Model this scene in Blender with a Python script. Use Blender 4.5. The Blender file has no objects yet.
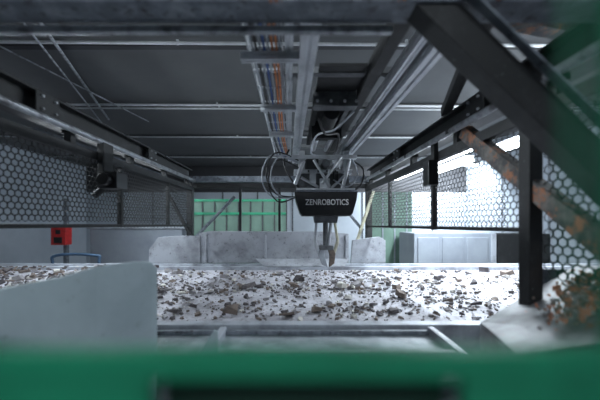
import bpy, bmesh, math, random
from mathutils import Vector, Matrix
random.seed(7)
sc=bpy.context.scene
sc.view_settings.view_transform='Standard'
sc.view_settings.look='None'

# ------------------------------------------------------------ materials
def mat(name,col,rough=.6,metal=0.0,dirt=None,scale=6.0,lo=.45,hi=.65,bump=.15,detail=8,fine=None,emit=None):
    m=bpy.data.materials.new(name); m.use_nodes=True
    nt=m.node_tree; N=nt.nodes; L=nt.links; b=N['Principled BSDF']
    b.inputs['Roughness'].default_value=rough; b.inputs['Metallic'].default_value=metal
    if emit:
        b.inputs['Emission Color'].default_value=(*emit[0],1); b.inputs['Emission Strength'].default_value=emit[1]
    tc=N.new('ShaderNodeTexCoord')
    n=N.new('ShaderNodeTexNoise'); n.inputs['Scale'].default_value=scale; n.inputs['Detail'].default_value=detail
    n.inputs['Roughness'].default_value=.65
    L.new(tc.outputs['Object'],n.inputs['Vector'])
    if dirt is None: dirt=tuple(c*.75 for c in col)
    r=N.new('ShaderNodeMapRange'); r.inputs['From Min'].default_value=lo; r.inputs['From Max'].default_value=hi
    L.new(n.outputs['Fac'],r.inputs['Value'])
    mx=N.new('ShaderNodeMix'); mx.data_type='RGBA'
    mx.inputs['A'].default_value=(*col,1); mx.inputs['B'].default_value=(*dirt,1)
    L.new(r.outputs['Result'],mx.inputs['Factor'])
    out=mx.outputs['Result']
    if fine:
        n2=N.new('ShaderNodeTexNoise'); n2.inputs['Scale'].default_value=fine[1]; n2.inputs['Detail'].default_value=6
        n2.inputs['Roughness'].default_value=.8
        L.new(tc.outputs['Object'],n2.inputs['Vector'])
        r2=N.new('ShaderNodeMapRange'); r2.inputs['From Min'].default_value=fine[2]; r2.inputs['From Max'].default_value=fine[3]
        L.new(n2.outputs['Fac'],r2.inputs['Value'])
        m2=N.new('ShaderNodeMix'); m2.data_type='RGBA'; m2.inputs['B'].default_value=(*fine[0],1)
        L.new(out,m2.inputs['A']); L.new(r2.outputs['Result'],m2.inputs['Factor']); out=m2.outputs['Result']
    L.new(out,b.inputs['Base Color'])
    if bump:
        bp=N.new('ShaderNodeBump'); bp.inputs['Strength'].default_value=bump; bp.inputs['Distance'].default_value=.01
        L.new(n.outputs['Fac'],bp.inputs['Height']); L.new(bp.outputs['Normal'],b.inputs['Normal'])
    return m

M={}
M['black']=mat('black_painted_steel',(.010,.011,.012),.6,.0,(.035,.035,.038),9,.52,.78,.2,fine=((.20,.21,.22),70,.63,.72))
M['black_rust']=mat('black_rusty_steel',(.06,.06,.06),.6,.2,(.22,.20,.18),12,.46,.66,.2,fine=((.38,.15,.07),18,.53,.60))
M['greybeam']=mat('grey_dusty_steel',(.13,.15,.18),.6,.1,(.28,.31,.35),14,.45,.7,.2,fine=((.05,.05,.06),26,.55,.62))
M['alu']=mat('aluminium_profile',(.60,.62,.65),.42,.5,(.38,.40,.43),10,.45,.7,.05)
M['alu_dark']=mat('aluminium_dirty',(.17,.18,.19),.45,.5,(.07,.07,.075),12,.4,.65,.1)
M['pipe']=mat('galvanised_pipe',(.38,.40,.43),.4,.4,(.13,.13,.14),16,.45,.65,.1)
M['ceil']=mat('ceiling_sheet',(.12,.122,.126),.7,.0,(.095,.097,.10),.8,.4,.7,0)
M['whitepipe']=mat('white_pipe',(.72,.74,.76),.5,0,None,5)
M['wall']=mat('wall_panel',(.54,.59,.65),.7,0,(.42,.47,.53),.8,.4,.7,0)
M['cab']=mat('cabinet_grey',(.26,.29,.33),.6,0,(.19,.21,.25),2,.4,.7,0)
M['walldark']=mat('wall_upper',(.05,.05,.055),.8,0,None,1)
M['floor']=mat('concrete_floor',(.22,.22,.22),.8,0,(.12,.12,.12),3)
M['belt']=mat('conveyor_belt',(.52,.52,.57),.75,0,(.31,.305,.335),3.0,.42,.62,.3,fine=((.16,.15,.155),40,.51,.65))
M['steel']=mat('worn_steel',(.42,.45,.50),.55,.15,(.22,.23,.26),5,.45,.62,.15,fine=((.58,.61,.64),40,.6,.7))
M['plate']=mat('worn_chute_plate',(.42,.44,.48),.6,.1,(.26,.27,.295),3.5,.44,.62,.15,fine=((.10,.10,.11),24,.57,.68))
M['white']=mat('painted_chute',(.48,.57,.61),.5,0,(.39,.47,.51),3,.40,.64,.05,fine=((.24,.29,.31),26,.60,.72))
M['rustplate']=mat('rust_spotted_plate',(.32,.34,.35),.6,.2,(.20,.20,.21),6,.42,.6,.2,fine=((.38,.16,.10),11,.60,.66))
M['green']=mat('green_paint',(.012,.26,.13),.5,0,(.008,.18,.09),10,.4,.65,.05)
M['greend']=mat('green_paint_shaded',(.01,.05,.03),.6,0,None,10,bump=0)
M['greenwall']=mat('pale_green_sheet',(.12,.20,.16),.6,0,(.08,.14,.11),2,bump=0)
M['mesh']=mat('honeycomb_mesh_steel',(.016,.017,.019),.7,.0,(.035,.035,.038),20)
M['box']=mat('housing_black',(.006,.006,.007),.4,0,(.014,.014,.015),20,bump=.02)
M['letter']=mat('lettering_white',(.8,.8,.8),.5,0,(.75,.75,.75),3,bump=0)
M['rubber']=mat('hose_rubber',(.02,.02,.022),.5)
M['greyhose']=mat('hose_grey',(.42,.45,.5),.4)
M['blue']=mat('cable_blue',(.03,.10,.35),.5)
M['orange']=mat('cable_orange',(.70,.22,.06),.5)
M['cream']=mat('cream_steel',(.62,.60,.44),.5,0,(.4,.38,.3),10)
M['red']=mat('red_paint',(.60,.03,.03),.45,0,(.4,.02,.02),12)
M['bluerail']=mat('blue_rail',(.10,.18,.30),.5)
M['lamp']=mat('lamp_glow',(.9,.95,1),.5,0,bump=0,emit=((.85,.93,1),14))
M['d1']=mat('shard_dark',(.070,.062,.066),.8,0,(.15,.13,.135),30,.4,.7,.3)
M['d2']=mat('shard_brown',(.21,.165,.14),.8,0,(.10,.08,.07),30,.4,.7,.3)
M['d3']=mat('shard_grey',(.30,.285,.295),.8,0,(.18,.175,.18),30,.4,.7,.3)
M['d4']=mat('shard_pale',(.66,.64,.60),.8,0,(.46,.43,.39),30,.4,.7,.3)
M['fluff']=mat('rust_fluff',(.50,.21,.12),.9,0,(.3,.12,.08),60,.4,.7,.5)

# ------------------------------------------------------------ builder
class B:
    def __init__(s,name):
        s.name=name; s.bm=bmesh.new(); s.mats=[]
    def mi(s,m):
        if m not in s.mats: s.mats.append(m)
        return s.mats.index(m)
    def faces(s,vs,fs,m,smooth=False):
        i=s.mi(m); bv=[s.bm.verts.new(v) for v in vs]
        for f in fs:
            try:
                fa=s.bm.faces.new([bv[k] for k in f]); fa.material_index=i; fa.smooth=smooth
            except ValueError: pass
    def box(s,a,b,m):
        x0,y0,z0=a; x1,y1,z1=b
        vs=[(x0,y0,z0),(x1,y0,z0),(x1,y1,z0),(x0,y1,z0),(x0,y0,z1),(x1,y0,z1),(x1,y1,z1),(x0,y1,z1)]
        s.faces(vs,[(0,3,2,1),(4,5,6,7),(0,1,5,4),(1,2,6,5),(2,3,7,6),(3,0,4,7)],m)
    def frame(s,p,q,up=(0,0,1)):
        p=Vector(p); q=Vector(q); d=(q-p).normalized(); u=Vector(up)
        if abs(d.dot(u))>.98: u=Vector((0,1,0)) if abs(d.y)<.9 else Vector((1,0,0))
        r=d.cross(u).normalized(); u=r.cross(d).normalized()
        return p,q,r,u
    def extrude(s,sec,p,q,m,up=(0,0,1),smooth=False):
        p,q,r,u=s.frame(p,q,up); n=len(sec)
        vs=[p+r*a+u*b for a,b in sec]+[q+r*a+u*b for a,b in sec]
        fs=[(i,(i+1)%n,n+(i+1)%n,n+i) for i in range(n)]
        i0=s.mi(m); bv=[s.bm.verts.new(v) for v in vs]
        for f in fs:
            fa=s.bm.faces.new([bv[k] for k in f]); fa.material_index=i0; fa.smooth=smooth
        for c in (bv[:n][::-1],bv[n:]):
            fa=s.bm.faces.new(c); fa.material_index=i0
    def beam(s,p,q,w,h,m,up=(0,0,1)):
        s.extrude([(-w/2,-h/2),(w/2,-h/2),(w/2,h/2),(-w/2,h/2)],p,q,m,up)
    def tslot(s,p,q,w,h,m,up=(0,0,1)):
        g=min(w,h)*.10; d=min(w,h)*.16
        def side(ax,ay,bx,by,nx,ny,L):
            k=max(1,round(L/min(w,h))); out=[]
            for i in range(k):
                t=(i+.5)/k; tx,ty=(bx-ax)/L,(by-ay)/L
                cx,cy=ax+(bx-ax)*t,ay+(by-ay)*t
                out+=[(cx-tx*g,cy-ty*g),(cx-tx*g-nx*d,cy-ty*g-ny*d),(cx+tx*g-nx*d,cy+ty*g-ny*d),(cx+tx*g,cy+ty*g)]
            return out
        a=w/2;b=h/2
        sec=[(-a,-b)]+side(-a,-b,a,-b,0,-1,w)+[(a,-b)]+side(a,-b,a,b,1,0,h)+[(a,b)]+side(a,b,-a,b,0,1,w)+[(-a,b)]+side(-a,b,-a,-b,-1,0,h)
        s.extrude(sec,p,q,m,up)
    def ibeam(s,p,q,w,h,t,m,up=(0,0,1)):
        a=w/2;b=h/2;k=t/2
        s.extrude([(-a,-b),(a,-b),(a,-b+t),(k,-b+t),(k,b-t),(a,b-t),(a,b),(-a,b),(-a,b-t),(-k,b-t),(-k,-b+t),(-a,-b+t)],p,q,m,up)
    def angle(s,p,q,w,t,m,up=(0,0,1)):
        s.extrude([(0,0),(w,0),(w,t),(t,t),(t,w),(0,w)],p,q,m,up)
    def tube(s,p,q,r,m,n=14,r2=None):
        p,q,ri,u=s.frame(p,q); r2=r if r2 is None else r2
        i0=s.mi(m)
        A=[];C=[]
        for i in range(n):
            t=2*math.pi*i/n; d=ri*math.cos(t)+u*math.sin(t)
            A.append(s.bm.verts.new(p+d*r)); C.append(s.bm.verts.new(q+d*r2))
        for i in range(n):
            f=s.bm.faces.new([A[i],A[(i+1)%n],C[(i+1)%n],C[i]]); f.material_index=i0; f.smooth=True
        for c in (A[::-1],C):
            f=s.bm.faces.new(c); f.material_index=i0
    def path(s,pts,r,m,n=8,sub=6):
        P=[Vector(p) for p in pts]; out=[]
        E=[P[0]]+P+[P[-1]]
        for i in range(1,len(E)-2):
            for k in range(sub):
                t=k/sub; a,b,c,d=E[i-1],E[i],E[i+1],E[i+2]
                out.append(.5*((2*b)+(c-a)*t+(2*a-5*b+4*c-d)*t*t+(3*b-a-3*c+d)*t**3))
        out.append(P[-1]); i0=s.mi(m); rings=[]
        u=Vector((.3,.5,.8)).normalized()
        for i,pt in enumerate(out):
            d=(out[min(i+1,len(out)-1)]-out[max(i-1,0)]).normalized()
            a=d.cross(u)
            if a.length<.05: a=d.cross(Vector((1,0,0)))
            a.normalize(); u=a.cross(d).normalized()
            rings.append([s.bm.verts.new(pt+(a*math.cos(2*math.pi*k/n)+u*math.sin(2*math.pi*k/n))*r) for k in range(n)])
        for A,C in zip(rings,rings[1:]):
            for k in range(n):
                f=s.bm.faces.new([A[k],A[(k+1)%n],C[(k+1)%n],C[k]]); f.material_index=i0; f.smooth=True
    def prism(s,pts,vec,m):
        n=len(pts); v=Vector(vec); vs=[Vector(p) for p in pts]+[Vector(p)+v for p in pts]
        s.faces(vs,[tuple(range(n))[::-1],tuple(range(n,2*n))]+[(i,(i+1)%n,n+(i+1)%n,n+i) for i in range(n)],m)
    def done(s,bevel=0,parent=None,solid=0):
        bmesh.ops.recalc_face_normals(s.bm,faces=s.bm.faces[:])
        me=bpy.data.meshes.new(s.name); s.bm.to_mesh(me); s.bm.free()
        for m in s.mats: me.materials.append(M[m])
        o=bpy.data.objects.new(s.name,me); sc.collection.objects.link(o)
        if solid:
            md=o.modifiers.new('Solidify','SOLIDIFY'); md.thickness=solid
        if bevel:
            md=o.modifiers.new('Bevel','BEVEL'); md.width=bevel; md.segments=2; md.limit_method='ANGLE'; md.angle_limit=math.radians(50)
        if parent: o.parent=parent
        return o
def empty(name):
    e=bpy.data.objects.new(name,None); sc.collection.objects.link(e); return e

XL,XR=-1.2,.9     # side frame planes of the sorting cell
ZB=1.0            # belt height

# ------------------------------------------------------------ hall shell
b=B('floor'); b.box((-6,-3,-.1),(6,9,0),'floor'); b.done()
b=B('ceiling'); b.box((-6,-3,3.1),(6,9,3.2),'ceil')
for y in (2.7,4.06,5.5,7.2): b.box((-6,y,3.085),(6,y+.06,3.1),'walldark')
b.done()
b=B('wall_back'); b.box((-6,8.6,0),(6,8.7,2.35),'wall'); b.box((-6,8.6,2.35),(6,8.7,3.1),'walldark')  # upper band coloured dark to stand for light falling off towards the ceiling
for i in range(12): b.box((-6+i,8.585,0),(-5.97+i,8.6,2.35),'walldark')
b.done()
b=B('wall_left'); b.box((-6,-3,0),(-5.9,8.6,3.1),'wall'); b.done()
b=B('wall_right'); b.box((5.0,-3,0),(5.1,8.6,3.1),'wall')
for i in range(8): b.box((4.985,-2+i*1.3,0),(5.0,-1.95+i*1.3,3.1),'steel')
b.done()
b=B('wall_front'); b.box((-5.9,-3.1,0),(5,-3,3.1),'wall'); b.done()

b=B('ceiling_pipe')
for y,r,z in ((2.62,.014,3.05),(4.0,.015,3.05),(4.12,.012,3.05),(5.5,.013,3.05),(7.2,.013,3.05)):
    b.tube((-5.9,y-.08,z),(5,y+.05,z),r,'whitepipe',10)
    for x in range(-5,5,2): b.box((x-.01,y-.01,z),(x+.01,y+.01,3.09),'whitepipe')
b.done()
b=B('ceiling_brace_rod')
b.tube((-1.9,2.2,3.04),(-2.75,4.5,3.04),.014,'pipe'); b.tube((-2.0,2.2,3.0),(-2.9,4.6,3.0),.009,'pipe')
b.tube((-2.6,2.4,3.04),(-2.2,4.6,3.04),.008,'pipe')
b.done()

# ------------------------------------------------------------ cell frame
b=B('gantry_frame')
for sx,X in ((-1,XL),(1,XR)):
    b.ibeam((X+sx*.05,-.3,2.065),(X+sx*.05,3.62,2.065),.10,.13,.012,'black')
    b.tube((X-sx*.05,.1,1.985),(X-sx*.05,3.55,1.985),.017,'pipe')
    b.beam((X,.3,1.90),(X,3.6,1.90),.045,.05,'black')
    for y in (.55,1.0,1.6,2.2,2.8,3.4):
        b.box((X-sx*.055-.012,y,1.975),(X+sx*.03,y+.035,2.0),'black')
        b.box((X-.02,y,1.92),(X+.02,y+.04,2.0),'black')
    for y in (1.4,2.5):                      # bolt plates
        b.box((X-sx*.004-.004,y,2.02),(X-sx*.004+.004,y+.14,2.12),'black')
        for dz in (2.04,2.10):
            for dy in (.03,.11): b.tube((X-sx*.008,y+dy,dz),(X-sx*.02,y+dy,dz),.008,'pipe',6)
# far portal
b.beam((XL-.06,3.6,2.01),(XR+.06,3.6,2.01),.09,.07,'greybeam')
b.beam((XL-.06,3.6,1.93),(XR+.06,3.6,1.93),.05,.05,'black')
b.beam((XL-.02,3.6,.0),(XL-.02,3.6,1.98),.07,.07,'black'); b.beam((XR+.02,3.6,.0),(XR+.02,3.6,1.98),.07,.07,'black')
b.beam((-1.5,3.55,1.90),(-1.2,3.55,1.34),.045,.03,'black')
b.beam((-.68,3.55,1.80),(-1.16,3.55,1.30),.045,.03,'greybeam')
b.beam((.95,3.5,1.86),(.76,3.5,1.28),.045,.03,'cream')
b.beam((.55,3.55,1.75),(.84,3.55,1.40),.03,.03,'greybeam')
for x in (-.62,-.15): b.beam((x,3.6,1.3),(x,3.6,1.92),.03,.03,'black')
# near cross-member
b.beam((XL-.1,.84,2.15),(XR+.1,.84,2.15),.09,.13,'greybeam')
b.beam((XL-.1,.90,2.075),(.3,.90,2.075),.02,.02,'pipe')
# knee brace, rusty side brace, right post
b.beam((.24,.84,2.235),(1.02,.84,1.48),.07,.085,'black')
b.angle((.25,.79,2.285),(1.03,.79,1.53),.03,.006,'greybeam')
b.beam((XR,1.56,1.97),(XR,.62,1.25),.05,.065,'black_rust')
b.beam((XR-.01,1.12,.0),(XR-.01,1.12,2.0),.05,.055,'black')
b.beam((XL,.5,0),(XL,.5,2.0),.07,.07,'black')
# extra upper-right struts
b.beam((.45,1.0,2.24),(1.6,1.35,2.28),.06,.05,'black_rust')
b.beam((.62,.9,2.2),(.92,1.8,2.16),.05,.05,'black')
b.beam((1.25,.4,2.3),(1.2,3.6,2.2),.09,.08,'black')
# mid posts between mesh panels
for y in (2.1,2.9): b.beam((XL,y,1.47),(XL,y,1.9),.03,.03,'black')
for y in (1.9,2.75): b.beam((XR,y,1.45),(XR,y,1.9),.03,.03,'black')
b.beam((XL,.5,1.49),(XL,3.6,1.46),.02,.02,'black'); b.beam((XR,1.12,1.47),(XR,3.6,1.45),.02,.02,'black')
b.done(bevel=.003)

def honey(name,origin,ud,vd,W,H,p=.034,k=.87,flat=.9):
    b=B(name); i0=b.mi('mesh'); o=Vector(origin);u=Vector(ud);v=Vector(vd)
    R=p/math.sqrt(3); rows=int(H/(1.5*R*flat)); cols=int(W/p)
    for r in range(rows):
        for c in range(cols):
            cu=(c+.5+(.5 if r%2 else 0))*p; cv=(r+.7)*1.5*R*flat
            A=[];C=[]
            for i in range(6):
                t=math.radians(60*i+30); du,dv=math.cos(t)*R,math.sin(t)*R*flat
                A.append(b.bm.verts.new(o+u*(cu+du)+v*(cv+dv))); C.append(b.bm.verts.new(o+u*(cu+du*k)+v*(cv+dv*k)))
            for i in range(6):
                f=b.bm.faces.new([A[i],A[(i+1)%6],C[(i+1)%6],C[i]]); f.material_index=i0
    return b.done(solid=.0015)
honey('honeycomb_guard',(XL,.55,1.50),(0,1,0),(0,0,1),3.0,.38,k=.80)
honey('honeycomb_guard',(XR,1.15,1.47),(0,1,0),(0,0,1),2.4,.41,k=.85)
honey('honeycomb_guard',(XR,.44,1.30),(0,1,0),(0,0,1),.64,.58,p=.036,k=.80)
honey('honeycomb_guard',(XL-.9,3.62,1.42),(1,0,0),(0,0,1),.86,.5,p=.04)
honey('honeycomb_guard',(XR+.08,3.62,1.42),(1,0,0),(0,0,1),1.6,.5,p=.04)

# ------------------------------------------------------------ aluminium gantry rails + cables
b=B('linear_rail')
b.tslot((.06,.9,2.13),(.03,3.1,2.13),.06,.06,'alu')
b.tslot((-.01,.9,2.15),(-.025,3.1,2.15),.03,.05,'alu')
b.tslot((.495,.9,2.12),(.49,3.15,2.12),.055,.09,'alu')
b.tslot((.44,.92,2.13),(.43,3.1,2.13),.03,.05,'alu')
b.beam((.36,.9,2.17),(.36,3.0,2.17),.05,.07,'black')
for y in (1.35,1.75,2.2,2.7): b.box((-.14,y,2.17),(.54,y+.04,2.20),'alu_dark')
b.done(bevel=.0015)
b=B('cable_tray')
b.box((-.17,.9,2.16),(-.165,3.0,2.19),'alu'); b.box((-.04,.9,2.16),(-.035,3.0,2.19),'alu')
for i in range(12): b.box((-.17,.95+i*.17,2.155),(-.035,.965+i*.17,2.16),'alu')
for i,(x,m) in enumerate(((-.15,'greyhose'),(-.135,'rubber'),(-.12,'greyhose'),(-.105,'blue'),(-.09,'greyhose'),(-.075,'orange'),(-.06,'orange'),(-.048,'greyhose'))):
    b.path([(x,.92,2.145),(x+.004,1.4,2.14),(x-.003,1.9,2.146),(x+.003,2.4,2.14),(x+.03,2.9,2.13)],.005,m)
for y,x0,x1 in ((1.12,-.19,.03),(1.62,-.17,.03),(2.1,-.16,.03)):
    b.tslot((x0,y,2.115),(x1,y,2.115),.03,.03,'alu')
b.done()

# carriage mechanics between rails
b=B('gantry_carriage')
b.box((.11,1.55,2.10),(.34,1.62,2.20),'alu_dark'); b.box((.13,2.0,2.06),(.33,2.05,2.18),'black')
b.box((.12,1.62,2.14),(.15,2.5,2.17),'black'); b.box((.29,1.62,2.12),(.32,2.5,2.15),'alu_dark')
b.box((.12,1.3,2.175),(.33,2.5,2.19),'black')
b.tube((.22,1.66,2.11),(.22,1.9,2.11),.045,'black'); b.tube((.22,1.9,2.11),(.22,1.95,2.11),.03,'alu')
b.tube((.17,2.1,2.08),(.17,2.4,2.08),.018,'alu'); b.tube((.27,2.08,2.08),(.27,2.42,2.08),.014,'alu')
for x in (.13,.2,.27,.33): b.tube((x,1.54,2.12),(x,1.53,2.12),.008,'alu')
b.path([(.15,1.7,2.09),(.2,1.8,2.03),(.3,1.95,2.07),(.32,2.2,2.02),(.28,2.4,2.06)],.008,'rubber')
b.path([(.33,1.6,2.09),(.25,1.75,2.04),(.16,1.95,2.06),(.14,2.2,2.01),(.2,2.4,2.03)],.006,'greyhose')
b.done(bevel=.002)

# ------------------------------------------------------------ robot head
rob=empty('sorting_robot_head')
rob.location=(-.025,0,-.018)
b=B('carriage_block')
b.box((.04,2.46,1.92),(.52,2.62,1.95),'alu'); b.box((.06,2.50,1.76),(.50,2.56,1.92),'alu_dark')
for x in (.08,.44): b.box((x,2.44,1.93),(x+.05,2.64,2.10),'alu')
b.box((.02,2.42,2.03),(.55,2.48,2.06),'alu'); b.box((.14,2.43,1.95),(.24,2.6,2.03),'black')
b.tube((.30,2.42,1.99),(.30,2.6,1.99),.035,'alu_dark',20); b.tube((.38,2.41,1.98),(.38,2.6,1.98),.026,'alu',18)
b.tube((.10,2.44,1.88),(.24,2.44,1.80),.012,'alu'); b.tube((.46,2.44,1.90),(.34,2.44,1.79),.012,'alu')
b.tube((.12,2.43,2.01),(.05,2.40,1.82),.016,'alu'); b.tube((.49,2.43,2.02),(.43,2.42,1.78),.016,'alu')
b.tube((.20,2.42,2.02),(.33,2.41,1.80),.012,'alu'); b.tube((.42,2.42,2.04),(.27,2.41,1.83),.011,'alu')
b.box((.17,2.42,1.83),(.22,2.47,1.92),'alu'); b.box((.25,2.42,1.79),(.33,2.46,1.87),'alu'); b.box((.36,2.43,1.84),(.40,2.47,1.93),'black')
b.box((.06,2.40,1.775),(.53,2.50,1.79),'alu')
for x in (.09,.16,.24,.31,.38,.45):
    b.tube((x,2.455,1.935),(x,2.45,1.935),.008,'black')
b.done(bevel=.002,parent=rob)
b=B('housing')
b.prism([(.045,2.36,1.765),(.545,2.36,1.765),(.535,2.36,1.69),(.505,2.36,1.585),(.485,2.36,1.565),(.11,2.36,1.565),(.09,2.36,1.585),(.055,2.36,1.69)],(0,.24,0),'box')
b.box((.05,2.345,1.755),(.54,2.36,1.768),'greybeam')
b.done(bevel=.008,parent=rob)
cu=bpy.data.curves.new('lettering','FONT'); cu.body='ZENROBOTICS'; cu.size=.07; cu.extrude=.001; cu.offset=.0006; cu.align_x='CENTER'; cu.align_y='CENTER'; cu.space_character=1.0
t=bpy.data.objects.new('lettering',cu); sc.collection.objects.link(t); cu.materials.append(M['letter'])
t.location=(.30,2.357,1.672); t.rotation_euler=(math.pi/2,0,0); t.scale=(.72,.9,1); t.parent=rob
b=B('hoses')
for k,(dx,dz) in enumerate(((0,0),(-.035,.02),(-.07,.0),(-.02,-.04))):
    b.path([(.10,2.45,1.99+dz),(-.05+dx,2.42,2.06+dz),(-.13+dx,2.40,1.97+dz),(-.14+dx,2.40,1.83+dz),(-.06+dx,2.42,1.72+dz),(.06,2.44,1.72)],.006,'greyhose' if k%2==0 else 'rubber')
b.path([(.0,2.5,2.12),(-.04,2.45,2.0),(.02,2.42,1.86),(.08,2.44,1.80)],.008,'rubber')
b.path([(.52,2.45,2.02),(.60,2.42,1.94),(.58,2.42,1.82),(.50,2.45,1.75)],.007,'rubber')
b.path([(.50,2.45,2.06),(.55,2.40,1.9),(.47,2.40,1.80),(.36,2.43,1.86)],.006,'greyhose')
b.done(parent=rob)
b=B('gripper')
b.tube((.30,2.47,1.57),(.30,2.47,1.51),.05,'alu_dark',20)
b.prism([(.20,2.42,1.565),(.40,2.42,1.565),(.39,2.42,1.51),(.21,2.42,1.51)],(0,.10,0),'alu_dark')
b.tube((.345,2.46,1.52),(.325,2.46,1.33),.013,'alu'); b.tube((.30,2.47,1.52),(.30,2.47,1.31),.020,'alu_dark')
b.beam((.225,2.46,1.515),(.215,2.46,1.36),.02,.026,'alu'); b.beam((.215,2.46,1.36),(.25,2.46,1.25),.02,.026,'alu')
b.beam((.375,2.46,1.515),(.40,2.46,1.36),.02,.026,'cream'); b.beam((.40,2.46,1.36),(.36,2.46,1.24),.02,.026,'cream')
b.box((.25,2.43,1.29),(.36,2.51,1.325),'alu_dark')
b.prism([(.25,2.44,1.30),(.29,2.44,1.30),(.295,2.44,1.22),(.32,2.44,1.145),(.27,2.44,1.17),(.24,2.44,1.25)],(0,.06,0),'steel')
b.prism([(.36,2.44,1.30),(.32,2.44,1.30),(.335,2.44,1.24),(.33,2.44,1.15),(.37,2.44,1.18),(.38,2.44,1.26)],(0,.06,0),'d2')
b.done(bevel=.003,parent=rob)

# ------------------------------------------------------------ conveyor
b=B('conveyor_belt')
b.box((-4.5,1.46,.95),(3.8,3.12,ZB),'belt')
b.done()
b=B('conveyor_frame')
b.box((-4.5,3.12,.75),(3.8,3.2,1.035),'steel'); b.box((-4.5,3.20,.9),(3.8,3.26,1.05),'steel')
b.box((-4.5,1.40,.60),(3.8,1.46,1.02),'steel')
b.box((-.62,1.16,.93),(.66,1.40,.985),'steel'); b.box((-.62,1.36,.985),(.66,1.385,1.005),'greybeam')
b.box((-.30,1.12,.90),(.62,1.15,1.015),'plate'); b.box((-.33,1.10,.90),(-.30,1.38,1.02),'steel'); b.box((.62,1.10,.90),(.65,1.38,1.02),'steel')
b.box((-.9,.95,.5),(.9,1.10,.9),'greybeam')
for x in (-4,-2.5,-.8,.7,2.2,3.6):
    b.box((x,1.42,0),(x+.08,1.5,.62),'steel'); b.box((x,3.12,0),(x+.08,3.2,.76),'steel')
    b.box((x,1.5,.7),(x+.06,3.12,.76),'steel')
b.box((-4.5,1.46,.9),(3.8,3.12,.949),'steel')
b.done(bevel=.004)

# backstop plates behind the belt
b=B('backstop_plate')
b.prism([(-1.02,3.28,1.05),(.62,3.28,1.05),(.62,3.28,1.37),(.40,3.28,1.395),(-.9,3.28,1.40),(-1.02,3.28,1.38)],(0,.03,0),'plate')
b.prism([(-1.56,3.27,1.05),(-1.00,3.27,1.05),(-1.00,3.27,1.35),(-1.2,3.27,1.35),(-1.46,3.27,1.33),(-1.56,3.27,1.20)],(0,.03,0),'plate')
b.prism([(.64,3.27,1.05),(1.02,3.27,1.05),(1.02,3.27,1.30),(.95,3.27,1.34),(.66,3.27,1.30)],(0,.04,0),'plate')
for x in (-.95,-.30,.58): b.box((x,3.262,1.05),(x+.02,3.28,1.36),'plate')
b.prism([(-.3,3.12,1.04),(.55,3.12,1.04),(.62,3.27,1.10),(-.4,3.27,1.10)],(0,.01,0),'plate')
b.done(bevel=.003)

# ------------------------------------------------------------ debris
def shards(name,items,thick=(.08,.34)):
    b=B(name)
    for (x,y,z,s,m) in items:
        n=random.randint(3,6); a0=random.random()*6.28
        R=Matrix.Rotation(random.uniform(-.4,.4),3,'X')@Matrix.Rotation(random.uniform(-.4,.4),3,'Y')
        el=random.uniform(.3,.9); h=s*random.uniform(*thick); ang=random.random()*6.28
        Rz=Matrix.Rotation(ang,3,'Z')
        lo=[];hi=[]
        for i in range(n):
            t=a0+6.283*i/n; r=s*random.uniform(.5,1.1)*.5
            p=Vector((math.cos(t)*r,math.sin(t)*r*el,0))
            lo.append(p); hi.append(p*random.uniform(.7,1.0)+Vector((0,0,h*random.uniform(.5,1.3))))
        vs=[Rz@(R@p)+Vector((x,y,z+s*.1)) for p in lo+hi]
        b.faces(vs,[tuple(range(n))[::-1],tuple(range(n,2*n))]+[(i,(i+1)%n,n+(i+1)%n,n+i) for i in range(n)],m)
    return b.done()
it=[]
clusters=[(random.uniform(-1.6,1.5),random.uniform(1.6,3.0),random.uniform(.08,.28)) for _ in range(50)]
for i in range(6000):
    if random.random()<.5:
        c=random.choice(clusters); x=random.gauss(c[0],c[2]); y=random.gauss(c[1],c[2]*.6)
    else: x=random.uniform(-2.2,2.6); y=random.uniform(1.5,3.08)
    if not(1.5<y<3.08): continue
    s=min(.13,random.lognormvariate(math.log(.018),.70))
    it.append((x,y,ZB,s,random.choices(['d1','d2','d3','d4'],[5,3.6,2.8,1.6])[0]))
for i in range(1300):
    x=random.uniform(-4.2,-1.35); y=random.uniform(1.6,3.05)
    it.append((x,y,ZB+random.random()*.05,min(.13,random.lognormvariate(math.log(.05),.4)),random.choices(['d1','d2','d3','d4'],[5,5,2,.5])[0]))
shards('waste_fragments',it)

# ------------------------------------------------------------ foreground chutes
b=B('chute_panel')
top=[(-.80,.66,1.315),(-.72,.72,1.335),(-.62,.80,1.352),(-.56,.86,1.372),(-.50,.95,1.374),(-.468,1.0,1.366),(-.458,1.02,1.34)]
n=len(top)
vs=[Vector(p) for p in top]+[Vector((p[0],p[1],.9)) for p in top]
vs+= [v+Vector((-.008,.012,0)) for v in vs]
fs=[(i,i+1,n+i+1,n+i) for i in range(n-1)]+[(2*n+i,3*n+i,3*n+i+1,2*n+i+1) for i in range(n-1)]+[(i,2*n+i,2*n+i+1,i+1) for i in range(n-1)]
fs+=[(n-1,3*n-1,4*n-1,2*n-1),(0,n,3*n,2*n)]
b.faces(vs,fs,'white')
b.prism([(-.80,.67,1.30),(-.62,.81,1.33),(-.9,1.35,1.20),(-1.15,1.25,1.20)],(0,0,-.01),'white')
b.done(bevel=.002)
b=B('guide_fin')
b.prism([(-.40,1.09,.93),(-.27,1.09,.93),(-.27,1.09,1.10),(-.285,1.09,1.105)],(0,.012,0),'white')
b.box((-.40,1.06,.915),(-.26,1.13,.93),'white')
b.done(bevel=.002)
b=B('discharge_chute')
b.prism([(.72,1.15,1.115),(1.20,1.26,1.325),(1.12,.98,1.345),(.80,.66,1.25),(.60,.80,1.15)],(0,0,-.012),'rustplate')
b.prism([(.72,1.15,1.103),(.60,.80,1.138),(.60,.80,.90),(.72,1.15,.90)],(.01,0,0),'rustplate')
b.prism([(.60,.80,1.138),(.80,.66,1.238),(.80,.66,.90),(.60,.80,.90)],(.005,.01,0),'rustplate')
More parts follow.
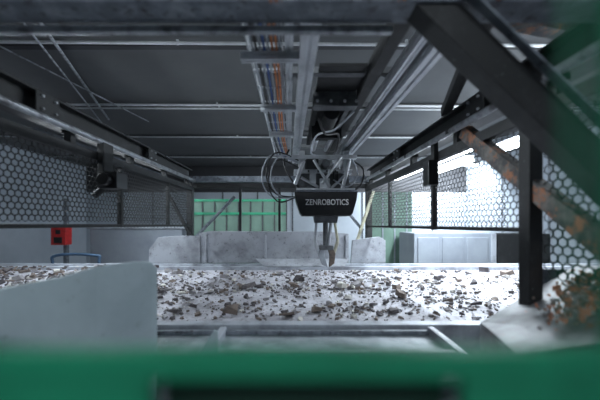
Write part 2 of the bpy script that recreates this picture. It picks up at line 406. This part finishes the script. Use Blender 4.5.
b.box((1.0,1.27,1.0),(1.9,1.285,1.30),'greybeam')
b.done(bevel=.003)
it=[]
for i in range(520):
    p=Vector((.78,.84)).lerp(Vector((1.02,1.02)),random.random())+Vector((random.gauss(0,.035),random.gauss(0,.035)))
    z=1.158+(p.x-.60)*.43-(p.y-.80)*.10
    it.append((p.x,p.y,z,random.uniform(.006,.024),random.choice(['fluff','fluff','d2','d3'])))
shards('rust_flakes',it,(.3,.8))
it=[]
for cx,cz in ((-.04,2.10),(.29,2.10),(.55,2.10)):
    for i in range(60): it.append((cx+random.gauss(0,.010),.79+random.gauss(0,.004),cz+random.gauss(0,.008),random.uniform(.006,.018),'fluff'))
shards('dirt_clumps',it,(.3,.8))

# ------------------------------------------------------------ green opening frame near camera
b=B('green_access_frame')
b.box((-.6,.177,1.406),(.6,.189,1.4225),'green')
b.box((-.6,.179,1.33),(-.085,.189,1.406),'green'); b.box((.103,.179,1.33),(.6,.189,1.406),'green')
b.box((-.085,.20,1.33),(.103,.204,1.406),'greend')  # sheet behind the gap, recess shade put into its darker green
b.box((-.6,.177,1.645),(.6,.187,1.70),'green')
b.box((.192,.177,1.33),(.25,.187,1.70),'green'); b.box((-.27,.177,1.33),(-.196,.187,1.70),'green')
b.tube((.073,.075,1.38),(.071,.075,1.62),.0014,'green',8)
b.done(bevel=.001)

# ------------------------------------------------------------ background objects
b=B('green_sheet_partition')
b.box((-1.7,5.0,.0),(-.1,5.03,1.88),'greenwall')
for i in range(9): b.box((-1.7+i*.2,4.985,.0),(-1.68+i*.2,5.0,1.88),'walldark')
b.box((-1.7,4.98,1.62),(-.1,5.0,1.66),'green'); b.box((-1.7,4.98,1.84),(-.1,5.0,1.88),'green')
b.done()
b=B('green_sheet_partition')
b.box((1.3,5.0,0),(2.0,5.03,2.0),'greenwall')
for i in range(4): b.box((1.3+i*.2,4.985,0),(1.32+i*.2,5.0,2.0),'cab')
b.done()
b=B('concrete_block_wall')
b.box((-3.5,5.2,0),(-1.9,5.35,1.38),'cab'); b.box((-3.55,5.18,1.38),(-1.85,5.37,1.41),'steel'); b.done(bevel=.01)
b=B('machine_cabinet')
b.box((1.75,4.3,0),(2.9,4.9,1.34),'cab'); b.box((2.95,4.3,0),(3.7,4.9,1.33),'black'); 
for x in (1.8,2.15,2.5): b.box((x,4.285,.2),(x+.3,4.3,1.28),'cab')
b.box((2.85,4.28,.9),(2.92,4.3,1.34),'steel'); b.done(bevel=.006)
b=B('fire_extinguisher_cabinet')
b.box((-3.98,4.95,1.12),(-3.74,5.1,1.42),'red'); b.box((-3.93,4.94,1.15),(-3.79,4.95,1.25),'black')
b.box((-3.90,4.94,1.30),(-3.82,4.95,1.37),'black')
b.beam((-3.86,5.13,0),(-3.86,5.13,1.9),.06,.06,'greybeam'); b.done(bevel=.006)
b=B('handrail')
b.path([(-3.35,4.2,0),(-3.35,4.2,.85),(-3.3,4.2,1.03),(-2.75,4.2,1.03),(-2.7,4.2,.9),(-2.7,4.2,0)],.02,'bluerail',12)
b.tube((-3.35,4.2,.5),(-2.7,4.2,.5),.016,'bluerail'); b.done()
b=B('camera_bracket')
b.box((XL+.03,1.80,1.80),(XL+.07,1.90,1.98),'black'); b.box((XL+.05,1.78,1.70),(XL+.16,1.9,1.80),'box')
b.tube((XL+.105,1.78,1.75),(XL+.105,1.73,1.75),.035,'box'); b.tube((XL+.05,1.85,1.72),(XL-.02,1.85,1.66),.02,'black'); b.done(bevel=.004)
b=B('sensor_box')
b.box((XR-.09,1.78,1.72),(XR-.03,1.86,1.87),'box'); b.box((XR-.05,1.8,1.87),(XR-.02,1.84,1.98),'black'); b.done(bevel=.004)

# ------------------------------------------------------------ lamps and added fill lights
def lamp(name,a,bb,m='lamp',energy=0,rot=None,size=(1,.1),loc=None,col=(.82,.92,1)):
    e=empty(name)
    h=B('housing'); h.box((a[0]-.02,a[1]-.02,bb[2]-.0),(bb[0]+.02,bb[1]+.02,bb[2]+.03),'greybeam'); h.done(bevel=.004,parent=e)
    h=B('tube'); h.box(a,(bb[0],bb[1],bb[2]-.001),'lamp'); h.done(parent=e)
    L=bpy.data.lights.new(name+'_light','AREA'); L.shape='RECTANGLE'; L.size,L.size_y=size; L.energy=energy; L.color=col
    o=bpy.data.objects.new('light',L); sc.collection.objects.link(o); o.location=loc; o.rotation_euler=rot; o.parent=e
D=math.radians
lamp('led_strip_or_fill_lamp',(1.96,2.6,2.18),(2.06,3.1,2.25),energy=48,rot=(0,0,0),size=(.08,.5),loc=(2.01,2.85,2.17))
lamp('led_strip_or_fill_lamp',(1.96,3.4,2.18),(2.06,4.2,2.25),energy=52,rot=(0,0,0),size=(.08,.8),loc=(2.01,3.8,2.17))
lamp('led_strip_or_fill_lamp',(1.05,1.8,1.93),(1.09,3.1,1.95),energy=17,rot=(0,D(20),0),size=(.06,1.3),loc=(1.07,2.45,1.92))
lamp('led_strip_or_fill_lamp',(-1.4,1.6,1.95),(-1.36,3.2,1.97),energy=3.5,rot=(0,D(-25),0),size=(.06,1.5),loc=(-1.38,2.4,1.94))
lamp('led_strip_or_fill_lamp',(-2.45,1.5,2.56),(-2.37,5.0,2.59),energy=95,rot=(0,D(-60),0),size=(.1,3.4),loc=(-2.46,3.2,2.54))  # unseen fill added behind the left beam to brighten the left wall
lamp('led_strip_or_fill_lamp',(-1.0,3.75,2.0),(.7,3.8,2.02),energy=9,rot=(D(55),0,0),size=(1.7,.06),loc=(-.1,3.83,1.99))  # added fill hidden by the far portal, lights the back wall
lamp('led_strip_or_fill_lamp',(2.6,2.0,3.0),(2.7,5.5,3.03),energy=80,rot=(0,D(25),0),size=(.1,3.4),loc=(2.65,3.8,2.98))  # added ceiling fill for the right side of the hall
lamp('led_strip_or_fill_lamp',(3.0,7.4,2.90),(4.6,7.5,2.93),energy=250,rot=(D(45),0,0),size=(1.6,.1),loc=(3.8,7.45,2.87))  # wall wash added to brighten the back wall behind the right guard
lamp('led_strip_or_fill_lamp',(-.9,-1.3,3.0),(.9,-1.2,3.03),energy=28,rot=(D(40),0,0),size=(1.8,.1),loc=(0,-1.25,2.98))  # unseen fill added behind the camera to light the green frame

w=bpy.data.worlds.new('World'); sc.world=w; w.use_nodes=True
w.node_tree.nodes['Background'].inputs[0].default_value=(.6,.7,.8,1); w.node_tree.nodes['Background'].inputs[1].default_value=.1

# ------------------------------------------------------------ camera
c=bpy.data.cameras.new('Camera'); co=bpy.data.objects.new('Camera',c); sc.collection.objects.link(co); sc.camera=co
co.location=(0,0,1.5); co.rotation_euler=(math.pi/2,0,0)
c.sensor_width=36; c.lens=18; c.shift_x=8/600; c.shift_y=22/600; c.clip_start=.01
c.dof.use_dof=True; c.dof.focus_distance=2.5; c.dof.aperture_fstop=1.1
